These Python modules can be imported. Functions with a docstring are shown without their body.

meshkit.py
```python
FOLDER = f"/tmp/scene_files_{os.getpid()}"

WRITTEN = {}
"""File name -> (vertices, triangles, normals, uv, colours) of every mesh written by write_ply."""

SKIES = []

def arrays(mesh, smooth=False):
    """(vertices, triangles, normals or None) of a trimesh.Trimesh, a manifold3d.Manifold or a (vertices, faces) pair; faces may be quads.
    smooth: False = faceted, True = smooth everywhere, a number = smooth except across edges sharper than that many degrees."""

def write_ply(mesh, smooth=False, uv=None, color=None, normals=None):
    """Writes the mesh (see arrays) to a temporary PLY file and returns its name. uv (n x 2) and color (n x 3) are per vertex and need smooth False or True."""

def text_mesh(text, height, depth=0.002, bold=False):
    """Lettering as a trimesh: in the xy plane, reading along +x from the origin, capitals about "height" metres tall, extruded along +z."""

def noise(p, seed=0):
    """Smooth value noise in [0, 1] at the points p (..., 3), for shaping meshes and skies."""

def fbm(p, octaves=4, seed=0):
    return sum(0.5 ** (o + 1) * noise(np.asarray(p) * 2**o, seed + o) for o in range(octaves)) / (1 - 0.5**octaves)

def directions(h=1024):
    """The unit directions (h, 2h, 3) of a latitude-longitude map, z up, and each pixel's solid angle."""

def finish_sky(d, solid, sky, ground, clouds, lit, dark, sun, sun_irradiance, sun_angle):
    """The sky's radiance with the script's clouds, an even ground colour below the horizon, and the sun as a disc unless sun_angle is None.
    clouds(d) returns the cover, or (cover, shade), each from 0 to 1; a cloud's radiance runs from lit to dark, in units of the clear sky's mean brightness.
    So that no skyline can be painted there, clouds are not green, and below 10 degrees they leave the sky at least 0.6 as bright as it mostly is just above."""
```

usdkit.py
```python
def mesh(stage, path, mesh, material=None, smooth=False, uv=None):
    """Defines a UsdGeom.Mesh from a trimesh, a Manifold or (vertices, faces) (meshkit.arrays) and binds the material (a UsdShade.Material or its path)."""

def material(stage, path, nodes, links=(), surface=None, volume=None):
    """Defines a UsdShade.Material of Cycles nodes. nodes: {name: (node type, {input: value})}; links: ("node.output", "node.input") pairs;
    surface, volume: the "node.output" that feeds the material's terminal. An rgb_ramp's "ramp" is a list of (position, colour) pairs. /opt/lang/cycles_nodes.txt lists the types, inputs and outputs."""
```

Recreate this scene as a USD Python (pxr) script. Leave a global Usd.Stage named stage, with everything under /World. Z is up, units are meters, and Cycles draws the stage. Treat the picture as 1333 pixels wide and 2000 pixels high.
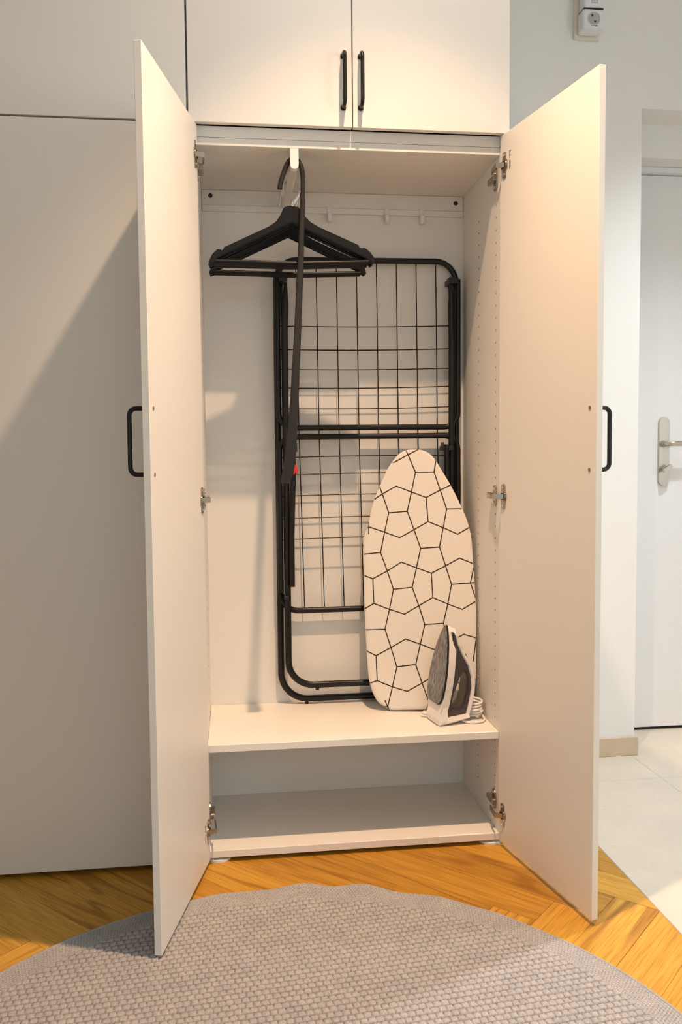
import math, random
import numpy as np
import trimesh
import manifold3d as m3
import shapely.geometry as sg
from shapely import affinity
from pxr import Usd, UsdGeom, UsdLux, UsdShade, Sdf, Gf, Vt
import usdkit, meshkit

rng = random.Random(7)
stage = Usd.Stage.CreateInMemory()
UsdGeom.SetStageUpAxis(stage, 'Z')
UsdGeom.SetStageMetersPerUnit(stage, 1.0)
world = UsdGeom.Xform.Define(stage, '/World')
stage.SetDefaultPrim(world.GetPrim())
UsdGeom.Scope.Define(stage, '/World/Looks')

# ------------------------------------------------------------------ camera
FPX, CPOS, YAW, PITCH, ROLL = 1692.509, np.array([0.09497, -2.17814, 1.03142]), 0.12343, -0.0631, -0.00902
_f = np.array([math.sin(YAW) * math.cos(PITCH), math.cos(YAW) * math.cos(PITCH), math.sin(PITCH)])
_r = np.array([math.cos(YAW), -math.sin(YAW), 0.0]); _u = np.cross(_r, _f)
CR = math.cos(ROLL) * _r + math.sin(ROLL) * _u; CU = -math.sin(ROLL) * _r + math.cos(ROLL) * _u; CF = _f
cam = UsdGeom.Camera.Define(stage, '/World/camera')
cam.CreateHorizontalApertureAttr(24.0); cam.CreateVerticalApertureAttr(36.0)
cam.CreateFocalLengthAttr(24.0 * FPX / 1333.0)
cam.CreateClippingRangeAttr(Gf.Vec2f(0.05, 100.0))
_m = np.eye(4); _m[0, :3] = CR; _m[1, :3] = CU; _m[2, :3] = -CF; _m[3, :3] = CPOS
cam.AddTransformOp().Set(Gf.Matrix4d(*map(float, _m.ravel())))
cam.CreateExposureAttr(0.0)

# ------------------------------------------------------------------ light
CEIL = 2.84
LAMP = (0.469, -0.65, 2.812)          # warm ceiling spot in front of the wardrobe
LAMP2 = (1.66, -0.06, 2.812)          # whiter ceiling spots over the tiled hall
LAMP3 = (1.80, -0.41, 2.812)

def spot(path, pos, color, intensity, angle, soft, radius=0.022):
    s = UsdLux.SphereLight.Define(stage, path)
    s.CreateRadiusAttr(radius); s.CreateIntensityAttr(intensity); s.CreateColorAttr(Gf.Vec3f(*color)); s.CreateNormalizeAttr(True)
    sh = UsdLux.ShapingAPI.Apply(s.GetPrim()); sh.CreateShapingConeAngleAttr(angle); sh.CreateShapingConeSoftnessAttr(soft)
    s.AddTranslateOp().Set(Gf.Vec3d(*pos))
    return s
spot('/World/warm_spot_light', LAMP, (1.0, 0.625, 0.362), 74.0, 43.0, 1.0)
spot('/World/warm_spot_glow', (LAMP[0], LAMP[1], LAMP[2] - 0.004), (1.0, 0.80, 0.66), 9.0, 76.0, 1.0)
spot('/World/hall_spot_light', LAMP2, (0.95, 0.98, 1.0), 53.0, 42.5, 1.0, 0.05)
spot('/World/hall_spot_light_001', LAMP3, (1.0, 0.98, 0.96), 14.0, 44.0, 1.0, 0.05)
win = UsdLux.RectLight.Define(stage, '/World/window_daylight')       # daylight that comes in through the window behind the camera
win.CreateWidthAttr(2.4); win.CreateHeightAttr(1.7); win.CreateIntensityAttr(1.5); win.CreateColorAttr(Gf.Vec3f(0.86, 0.98, 1.0))
win.AddTranslateOp().Set(Gf.Vec3d(0.2, -4.18, 1.55)); win.AddRotateXOp().Set(90.0)
win2 = UsdLux.RectLight.Define(stage, '/World/window_daylight_001')  # daylight through the window in the right-hand wall
win2.CreateWidthAttr(1.5); win2.CreateHeightAttr(1.6); win2.CreateIntensityAttr(4.0); win2.CreateColorAttr(Gf.Vec3f(0.90, 1.0, 1.0))
win2.AddTranslateOp().Set(Gf.Vec3d(2.83, -2.35, 1.5)); win2.AddRotateZOp().Set(90.0); win2.AddRotateXOp().Set(90.0)
dome = UsdLux.DomeLight.Define(stage, '/World/sky'); dome.CreateIntensityAttr(0.1); dome.CreateColorAttr(Gf.Vec3f(0.75, 0.87, 1.0))

# ------------------------------------------------------------------ helpers
used = {}
def uname(parent, name):
    k = (parent, name); n = used.get(k, 0); used[k] = n + 1
    return f'{parent}/{name}' + (f'_{n:03d}' if n else '')

def tag(prim, label=None, cat=None, group=None, kind=None):
    for k, v in (('label', label), ('category', cat), ('group', group), ('kind', kind)):
        if v: prim.SetCustomDataByKey(k, v)
    return prim

BASE = {}
def thing(name, label=None, cat=None, loc=(0, 0, 0), group=None, kind=None):
    path = uname('/World', name)
    x = UsdGeom.Xform.Define(stage, path); x.AddTranslateOp().Set(Gf.Vec3d(*map(float, loc)))
    BASE[path] = np.array(loc, float)
    tag(x.GetPrim(), label, cat, group, kind)
    return path

def arr(mesh):
    if hasattr(mesh, 'to_mesh'):
        m = mesh.to_mesh(); return np.array(m.vert_properties[:, :3], float), np.array(m.tri_verts, int)
    if isinstance(mesh, (tuple, list)) and len(mesh) and hasattr(mesh[0], 'vertices'):
        mesh = trimesh.util.concatenate(list(mesh))
    if hasattr(mesh, 'vertices'): return np.array(mesh.vertices, float), np.array(mesh.faces, int)
    return np.asarray(mesh[0], float), np.asarray(mesh[1], int)

def put(parent, name, mesh, mat, smooth=False, label=None, kind=None, local=False):
    """one mesh part under parent (a path); vertices in world metres unless local"""
    v, f = arr(mesh)
    if f.shape[1] == 4: f = np.vstack([f[:, [0, 1, 2]], f[:, [0, 2, 3]]])
    b = BASE.get(parent, np.zeros(3))
    if not local: v = v - b
    path = uname(parent, name)
    BASE[path] = b if not local else np.zeros(3)
    m = usdkit.mesh(stage, path, (v, f), M[mat], smooth=smooth)
    tag(m.GetPrim(), label, None, None, kind)
    return path

def solo(name, mesh, mat, label=None, cat=None, smooth=False, group=None, kind=None):
    path = put('/World', name, mesh, mat, smooth)
    tag(stage.GetPrimAtPath(path), label, cat, group, kind)
    return path

def box(x0, x1, y0, y1, z0, z1, b=0.0):
    if b <= 0:
        m = trimesh.creation.box([x1 - x0, y1 - y0, z1 - z0]); m.apply_translation([(x0 + x1) / 2, (y0 + y1) / 2, (z0 + z1) / 2]); return m
    P = []
    for sx, X in ((1, x0), (-1, x1)):
        for sy, Y in ((1, y0), (-1, y1)):
            for sz, Z in ((1, z0), (-1, z1)):
                P += [(X, Y + sy * b, Z + sz * b), (X + sx * b, Y, Z + sz * b), (X + sx * b, Y + sy * b, Z)]
    return trimesh.convex.convex_hull(np.array(P))

def tube(pts, r, n=10, cap=True, closed=False):
    P = np.asarray(pts, float); N = len(P)
    r = np.broadcast_to(np.asarray(r, float), (N,))
    if closed: T = np.roll(P, -1, 0) - np.roll(P, 1, 0)
    else:
        T = np.gradient(P, axis=0)
    T /= np.linalg.norm(T, axis=1, keepdims=True) + 1e-12
    a = np.array([0, 0, 1.0]) if abs(T[0, 2]) < .9 else np.array([1.0, 0, 0])
    u = np.cross(T[0], a); u /= np.linalg.norm(u)
    V = []
    for i in range(N):
        u = u - T[i] * (u @ T[i]); u /= np.linalg.norm(u); w = np.cross(T[i], u)
        t = np.arange(n) * 2 * np.pi / n
        V.append(P[i] + r[i] * (np.cos(t)[:, None] * u + np.sin(t)[:, None] * w))
    V = np.vstack(V); F = []
    for i in range(N if closed else N - 1):
        j = (i + 1) % N
        for k in range(n):
            l = (k + 1) % n
            F += [(i * n + k, i * n + l, j * n + l), (i * n + k, j * n + l, j * n + k)]
    if cap and not closed:
        V = np.vstack([V, P[0], P[-1]]); c0, c1 = len(V) - 2, len(V) - 1
        for k in range(n):
            l = (k + 1) % n
            F += [(c0, l, k), (c1, (N - 1) * n + k, (N - 1) * n + l)]
    m = trimesh.Trimesh(V, np.array(F), process=False)
    if m.volume < 0: m.invert()
    return m

def rounded(pts, rad, seg=7):
    """polyline with its inner corners rounded; rad per corner or one number"""
    P = [np.asarray(p, float) for p in pts]; out = [P[0]]
    rad = [rad] * (len(P) - 2) if np.isscalar(rad) else rad
    for i in range(1, len(P) - 1):
        a, b, c = P[i - 1], P[i], P[i + 1]
        d0 = (a - b) / np.linalg.norm(a - b); d1 = (c - b) / np.linalg.norm(c - b)
        ang = math.acos(np.clip(d0 @ d1, -1, 1)); L = rad[i - 1] / math.tan(ang / 2)
        p0, p1 = b + d0 * L, b + d1 * L
        bis = d0 + d1; bis /= np.linalg.norm(bis); cen = b + bis * rad[i - 1] / math.sin(ang / 2)
        v0, v1 = p0 - cen, p1 - cen; th = math.acos(np.clip(v0 @ v1 / rad[i - 1] ** 2, -1, 1))
        for k in range(seg + 1):
            t = k / seg
            out.append(cen + (math.sin((1 - t) * th) * v0 + math.sin(t * th) * v1) / math.sin(th))
    out.append(P[-1]); return np.array(out)

def slab(poly, h0, h1, b=0.0, steps=3):
    """polygon (shapely, in a,b) extruded along c from h0 to h1 with rounded rims of radius b; returns mesh with (a,b,c)"""
    parts = []
    def ex(p, z0, z1):
        for g in getattr(p, 'geoms', [p]):
            if g.is_empty or g.area < 1e-9: continue
            m = trimesh.creation.extrude_polygon(g, z1 - z0, engine='earcut'); m.apply_translation([0, 0, z0])
            parts.append(m3.Manifold(m3.Mesh(np.asarray(m.vertices, np.float32), np.asarray(m.faces, np.uint32))))
    if b <= 0: ex(poly, h0, h1)
    else:
        for k in range(steps + 1):
            a = math.pi / 2 * k / steps
            inset = b * (1 - math.sin(a)); ext = b * (1 - math.cos(a))
            ex(poly.buffer(-inset, join_style=1, quad_segs=4) if inset > 0 else poly, h0 + ext * 1, h1 - ext * 1)
    r = parts[0]
    for q in parts[1:]: r = r + q
    m = r.to_mesh(); return trimesh.Trimesh(np.array(m.vert_properties[:, :3], float), np.array(m.tri_verts, int), process=False)

def mapped(mesh, O, A, B, C):
    v, f = arr(mesh); v = np.asarray(O, float) + v[:, :1] * np.asarray(A, float) + v[:, 1:2] * np.asarray(B, float) + v[:, 2:3] * np.asarray(C, float)
    m = trimesh.Trimesh(v, f, process=False)
    if np.dot(np.cross(A, B), C) < 0: m.invert()
    return m

def cyl(p0, p1, r, n=16): return tube([p0, np.asarray(p0) + (np.asarray(p1) - np.asarray(p0)) * .5, p1], r, n)
def cat(*ms): return trimesh.util.concatenate([m if isinstance(m, trimesh.Trimesh) else trimesh.Trimesh(*arr(m), process=False) for m in ms])
def smoothpts(pts, n=60):
    from scipy.interpolate import CubicSpline
    P = np.asarray(pts, float); d = np.r_[0, np.cumsum(np.linalg.norm(np.diff(P, axis=0), axis=1))]
    return CubicSpline(d, P)(np.linspace(0, d[-1], n))

# ------------------------------------------------------------------ materials
M = {}
def simple(name, color, rough=0.5, metal=0.0, spec=0.5, bump=None, mottled=0.0, scale=30, **kw):
    nodes = {'p': ('principled_bsdf', {'base_color': color, 'roughness': rough, 'metallic': metal, 'specular_ior_level': spec, **kw})}; links = []
    if bump or mottled:
        nodes['tc'] = ('geometry', {}); nodes['n'] = ('noise_texture', {'scale': bump[0] if bump else scale, 'detail': 4.0}); links.append(('tc.position', 'n.vector'))
        if bump:
            nodes['b'] = ('bump', {'strength': bump[1], 'distance': bump[2]}); links += [('n.fac', 'b.height'), ('b.normal', 'p.normal')]
        if mottled:
            c = np.array(color)
            nodes['r'] = ('rgb_ramp', {'ramp': [(0.3, tuple(c * (1 - mottled))), (0.7, tuple(np.minimum(c * (1 + mottled), 1)))]})
            links += [('n.fac', 'r.fac'), ('r.color', 'p.base_color')]
    M[name] = usdkit.material(stage, '/World/Looks/' + name, nodes, links, surface='p.BSDF')
simple('white_foil', (0.80, 0.775, 0.73), 0.42, bump=(900, 0.04, 0.001))
simple('white_inside', (0.80, 0.775, 0.73), 0.5)
simple('white_wall', (0.82, 0.81, 0.79), 0.85, bump=(160, 0.06, 0.002))
simple('ceiling_white', (0.85, 0.84, 0.82), 0.9)
simple('hall_door_white', (0.80, 0.80, 0.80), 0.4)
simple('white_plastic', (0.82, 0.80, 0.77), 0.35)
simple('ivory_plastic', (0.78, 0.72, 0.62), 0.4)
simple('device_white', (0.78, 0.78, 0.82), 0.35)
simple('device_grey', (0.42, 0.42, 0.43), 0.4)
simple('dark_slot', (0.02, 0.018, 0.015), 0.8)
simple('gap_brown', (0.10, 0.075, 0.05), 0.8)
simple('pin_hole', (0.22, 0.17, 0.11), 0.9)
simple('black_metal', (0.006, 0.006, 0.0065), 0.4, spec=0.35)
simple('rack_black', (0.007, 0.0065, 0.006), 0.36, spec=0.32)
simple('black_plastic', (0.006, 0.006, 0.006), 0.45)
simple('hanger_black', (0.004, 0.004, 0.0045), 0.42, spec=0.25)
simple('shoehorn_black', (0.016, 0.014, 0.012), 0.5, spec=0.35)
simple('red_plastic', (0.70, 0.02, 0.01), 0.4)
simple('chrome', (0.72, 0.73, 0.74), 0.12, 1.0)
simple('hinge_nickel', (0.46, 0.41, 0.35), 0.26, 1.0)
simple('brushed_nickel', (0.56, 0.52, 0.46), 0.32, 1.0)
simple('cover_cloth', (0.80, 0.75, 0.68), 0.9, bump=(700, 0.25, 0.001), sheen_weight=0.1)
simple('print_brown', (0.045, 0.028, 0.018), 0.9)
simple('board_base', (0.5, 0.5, 0.5), 0.6)
simple('iron_white', (0.84, 0.80, 0.78), 0.28)
simple('iron_plum', (0.048, 0.038, 0.041), 0.28, coat_weight=0.25)
simple('iron_black', (0.010, 0.010, 0.010), 0.35)
simple('iron_clear', (0.55, 0.50, 0.47), 0.15, transmission_weight=0.4)
simple('skirting_tile', (0.60, 0.48, 0.34), 0.35, mottled=0.05, scale=14)
simple('joint_wood', (0.20, 0.10, 0.035), 0.7)
simple('grout', (0.60, 0.54, 0.46), 0.85)
simple('label_ink', (0.16, 0.12, 0.13), 0.7)
simple('foot_white', (0.75, 0.73, 0.70), 0.4)
M['lamp_lens'] = usdkit.material(stage, '/World/Looks/lamp_lens', {'e': ('emission', {'color': (1.0, 0.82, 0.58), 'strength': 2.0})}, [], surface='e.emission')

def wood(name, light, dark, seed, fac):
    nodes = {
        'tc': ('texture_coordinate', {}),
        'm1': ('mapping', {'scale': (1.4, 34.0, 34.0), 'location': (seed * 3.7, seed * 1.3, 0.0)}),
        'n1': ('noise_texture', {'scale': 1.6, 'detail': 5.0, 'roughness': 0.6, 'distortion': 0.6}),
        'm2': ('mapping', {'scale': (1.1, 9.0, 9.0), 'location': (seed * 1.9, seed * 5.1, 0.0)}),
        'n2': ('noise_texture', {'scale': 0.8, 'detail': 2.0, 'roughness': 0.45, 'distortion': 0.5}),
        'sn': ('math', {'math_type': 'multiply', 'value2': 42.0}), 'si': ('math', {'math_type': 'sine'}),
        'ra': ('rgb_ramp', {'ramp': [(0.26, tuple(0.75 * np.array(dark) + 0.25 * np.array(light))), (0.48, tuple(0.66 * np.array(light) + 0.34 * np.array(dark))), (0.74, light)]}),
        'rb': ('rgb_ramp', {'ramp': [(0.0, (1, 1, 1)), (0.70, (1, 1, 1)), (0.97, (0.50, 0.38, 0.27))]}),
        'mm': ('mapping', {'scale': (9.0, 240.0, 240.0)}), 'n3': ('noise_texture', {'scale': 1.0, 'detail': 2.0}),
        'rc': ('rgb_ramp', {'ramp': [(0.36, (0.72, 0.66, 0.58)), (0.54, (1, 1, 1))]}),
        'mx': ('mix', {'mix_type': 'multiply', 'fac': fac}), 'my': ('mix', {'mix_type': 'multiply', 'fac': 0.8}),
        'b': ('bump', {'strength': 0.12, 'distance': 0.0015}),
        'p': ('principled_bsdf', {'roughness': 0.45, 'specular_ior_level': 0.25})}
    links = [('tc.object', 'm1.vector'), ('m1.vector', 'n1.vector'), ('tc.object', 'm2.vector'), ('m2.vector', 'n2.vector'), ('n2.fac', 'sn.value1'), ('sn.value', 'si.value1'),
             ('n1.fac', 'ra.fac'), ('si.value', 'rb.fac'), ('tc.object', 'mm.vector'), ('mm.vector', 'n3.vector'), ('n3.fac', 'rc.fac'),
             ('ra.color', 'mx.color1'), ('rb.color', 'mx.color2'), ('mx.color', 'my.color1'), ('rc.color', 'my.color2'), ('my.color', 'p.base_color'), ('n3.fac', 'b.height'), ('b.normal', 'p.normal')]
    M[name] = usdkit.material(stage, '/World/Looks/' + name, nodes, links, surface='p.BSDF')
WOODS = []
for i, (l, d) in enumerate([((0.68, 0.370, 0.053), (0.42, 0.195, 0.024)), ((0.73, 0.410, 0.068), (0.53, 0.270, 0.036)), ((0.53, 0.270, 0.036), (0.34, 0.15, 0.019)), ((0.69, 0.365, 0.051), (0.46, 0.22, 0.027)), ((0.59, 0.304, 0.042), (0.38, 0.17, 0.021))]):
    wood(f'oak_{i}', l, d, i + 1, (0.6, 0.15, 0.5, 0.1, 0.3)[i]); WOODS.append(f'oak_{i}')

def stone(name, c):
    nodes = {'g': ('geometry', {}), 'n': ('noise_texture', {'scale': 5.0, 'detail': 6.0, 'roughness': 0.6}), 'n2': ('noise_texture', {'scale': 60.0, 'detail': 3.0}),
             'r': ('rgb_ramp', {'ramp': [(0.3, tuple(np.array(c) * 0.93)), (0.7, tuple(np.array(c) * 1.05))]}), 'r2': ('rgb_ramp', {'ramp': [(0.26, (0.86, 0.84, 0.80)), (0.36, (1, 1, 1))]}),
             'mx': ('mix', {'mix_type': 'multiply', 'fac': 1.0}), 'p': ('principled_bsdf', {'roughness': 0.45})}
    M[name] = usdkit.material(stage, '/World/Looks/' + name, nodes, [('g.position', 'n.vector'), ('g.position', 'n2.vector'), ('n.fac', 'r.fac'), ('n2.fac', 'r2.fac'), ('r.color', 'mx.color1'), ('r2.color', 'mx.color2'), ('mx.color', 'p.base_color')], surface='p.BSDF')
stone('limestone', (0.62, 0.55, 0.455))

def yarn(name, c, k):
    nodes = {'g': ('geometry', {}), 'n': ('noise_texture', {'scale': 420.0, 'detail': 4.0, 'roughness': 0.7}), 'n2': ('noise_texture', {'scale': 24.0, 'detail': 3.0}),
             'r': ('rgb_ramp', {'ramp': [(0.30, tuple(np.array(c) * 0.62)), (0.52, c), (0.72, tuple(np.minimum(np.array(c) * 1.3, 1)))]}), 'r2': ('rgb_ramp', {'ramp': [(0.3, (0.90, 0.90, 0.92)), (0.7, (1.06, 1.03, 1.0))]}),
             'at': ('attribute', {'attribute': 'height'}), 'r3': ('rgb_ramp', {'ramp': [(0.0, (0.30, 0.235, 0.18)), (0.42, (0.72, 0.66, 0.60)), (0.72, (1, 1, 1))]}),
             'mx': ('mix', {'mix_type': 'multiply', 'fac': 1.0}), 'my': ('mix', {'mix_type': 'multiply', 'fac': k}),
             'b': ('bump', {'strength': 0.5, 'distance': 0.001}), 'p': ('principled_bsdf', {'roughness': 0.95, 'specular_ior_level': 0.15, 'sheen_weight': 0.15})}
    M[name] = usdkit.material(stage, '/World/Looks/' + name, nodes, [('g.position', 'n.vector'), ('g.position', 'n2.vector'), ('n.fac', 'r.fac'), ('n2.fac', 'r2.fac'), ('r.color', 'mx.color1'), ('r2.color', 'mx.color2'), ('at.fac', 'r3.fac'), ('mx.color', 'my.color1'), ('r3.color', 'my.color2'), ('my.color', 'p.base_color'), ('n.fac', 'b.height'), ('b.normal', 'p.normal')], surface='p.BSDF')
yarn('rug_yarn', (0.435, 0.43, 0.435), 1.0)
yarn('rug_binding', (0.40, 0.39, 0.385), 0.0)

def soleplate():
    nodes = {'g': ('texture_coordinate', {}), 'm': ('mapping', {'scale': (300.0, 300.0, 14.0)}), 'n': ('noise_texture', {'scale': 1.0, 'detail': 2.0}),
             'r': ('rgb_ramp', {'ramp': [(0.38, (0.13, 0.13, 0.135)), (0.62, (0.36, 0.36, 0.37))]}), 'p': ('principled_bsdf', {'roughness': 0.38, 'metallic': 0.55})}
    M['sole_metal'] = usdkit.material(stage, '/World/Looks/sole_metal', nodes, [('g.object', 'm.vector'), ('m.vector', 'n.vector'), ('n.fac', 'r.fac'), ('r.color', 'p.base_color')], surface='p.BSDF')
soleplate()

# ------------------------------------------------------------------ measures
ZB, H, T, D = 0.012, 1.80, 0.019, 0.363      # carcass bottom, height, board thickness, inner depth
CT = ZB + H
W = 0.80
ZU, ZL = 1.838, 0.0137                       # upper doors' lower edge, lower doors' lower edge
XT = 1.0375                                  # oak | tile line
YS = 0.606                                   # hall wall plane

# ------------------------------------------------------------------ room
X0, X1, Y0, Y1 = -2.3, 2.75, -4.1, 0.86
solo('ceiling', box(X0, X1, Y0, 1.05, CEIL, CEIL + 0.05), 'ceiling_white', kind='structure')
solo('wall_left', box(X0 - 0.1, X0, Y0, 0.45, 0, CEIL), 'white_wall', kind='structure')
solo('wall_right', cat(box(X1, X1 + .1, Y0, -3.1, 0, CEIL), box(X1, X1 + .1, -1.6, 1.05, 0, CEIL), box(X1, X1 + .1, -3.1, -1.6, 0, .7), box(X1, X1 + .1, -3.1, -1.6, 2.3, CEIL)), 'white_wall', kind='structure')
solo('wall_behind_wardrobes', box(X0, 0.83, 0.415, 0.52, 0, CEIL), 'white_wall', kind='structure')
wb = box(X0, X1, Y0 - 0.1, Y0, 0, CEIL).difference if False else None
solo('wall_front', cat(box(X0, -1.0, Y0 - .1, Y0, 0, CEIL), box(1.4, X1, Y0 - .1, Y0, 0, CEIL), box(-1.0, 1.4, Y0 - .1, Y0, 0, .7), box(-1.0, 1.4, Y0 - .1, Y0, 2.4, CEIL)), 'white_wall', kind='structure')
w1 = thing('window_1', kind='structure', loc=(0.2, Y0, 0.7))
put(w1, 'window_frame', cat(box(-1.0, -.94, Y0 - .08, Y0 - .02, .7, 2.4), box(1.34, 1.4, Y0 - .08, Y0 - .02, .7, 2.4), box(-.94, 1.34, Y0 - .08, Y0 - .02, .7, .76), box(-.94, 1.34, Y0 - .08, Y0 - .02, 2.34, 2.4), box(.17, .23, Y0 - .08, Y0 - .02, .76, 2.34)), 'white_foil')
w2 = thing('window_2', kind='structure', loc=(X1, -2.35, 0.7))
put(w2, 'window_frame', cat(box(X1 + .02, X1 + .07, -3.1, -3.05, .7, 2.3), box(X1 + .02, X1 + .07, -1.65, -1.6, .7, 2.3), box(X1 + .02, X1 + .07, -3.05, -1.65, .7, .75), box(X1 + .02, X1 + .07, -3.05, -1.65, 2.25, 2.3)), 'white_foil')
# hall: the wall stub beside the wardrobe, the lintel and the door set deeper
solo('wall_hall', cat(box(0.83, 1.452, YS, YS + 0.16, 0, CEIL, 0.0)), 'white_wall', kind='structure')
solo('wall_hall_lintel', box(1.452, X1, YS, 0.735, 2.168, CEIL), 'white_wall', kind='structure')
solo('wall_hall_back', cat(box(1.452, X1, 0.735, 0.95, 2.055, 2.3), box(1.452, 1.50, 0.766, 0.95, 0, 2.055), box(2.46, X1, 0.735, 0.95, 0, 2.055)), 'white_wall', kind='structure')
bs = thing('baseboard_hall', kind='structure', loc=(1.1, YS, 0))
put(bs, 'skirting_tile', box(0.83, 1.462, YS - 0.011, YS - 0.0005, 0.0005, 0.064, 0.001), 'skirting_tile')
put(bs, 'skirting_tile', box(1.4525, 1.4635, YS + 0.0005, 0.76, 0.0005, 0.064, 0.001), 'skirting_tile')

# hall door
dr = thing('door_1', kind='structure', loc=(1.98, 0.86, 0))
put(dr, 'door_leaf', box(1.503, 2.457, 0.848, 0.888, 0.012, 2.035, 0.002), 'hall_door_white')
put(dr, 'door_frame', cat(box(1.5005, 1.512, 0.82, 0.846, 0, 2.054), box(2.449, 2.4595, 0.82, 0.846, 0, 2.054), box(1.512, 2.449, 0.82, 0.846, 2.036, 2.054)), 'hall_door_white')
put(dr, 'threshold_gap', box(1.503, 2.457, 0.862, 0.885, 0.001, 0.0115), 'dark_slot')
pl = sg.LineString([(0, -0.105), (0, 0.105)]).buffer(0.0215, quad_segs=10)
DX, DZ, DY = 1.668, 1.042, 0.848
plate = put(dr, 'door_handle', mapped(slab(pl, 0, 0.009, 0.003), (DX, DY, DZ), (1, 0, 0), (0, 0, 1), (0, -1, 0)), 'brushed_nickel', smooth=40, label='brushed nickel lever handle on a long rounded plate')
put(plate, 'lever', tube(rounded([(DX, DY - .006, DZ + .028), (DX, DY - .055, DZ + .028), (DX + .145, DY - .055, DZ + .028)], 0.014), 0.0095, 14), 'brushed_nickel', smooth=50)
put(plate, 'rosette', cyl((DX, DY - .008, DZ + .028), (DX, DY - .02, DZ + .028), 0.013), 'brushed_nickel', smooth=50)
kn = cat(cyl((DX, DY - .008, DZ - .062), (DX, DY - .03, DZ - .062), 0.011), mapped(slab(sg.LineString([(-.012, 0), (.012, 0)]).buffer(.008), 0, .012, .003), (DX, DY - .042, DZ - .062), (.8, 0, .6), (-.6, 0, .8), (0, 1, 0)))
put(plate, 'thumb_turn', kn, 'brushed_nickel', smooth=40)

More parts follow.
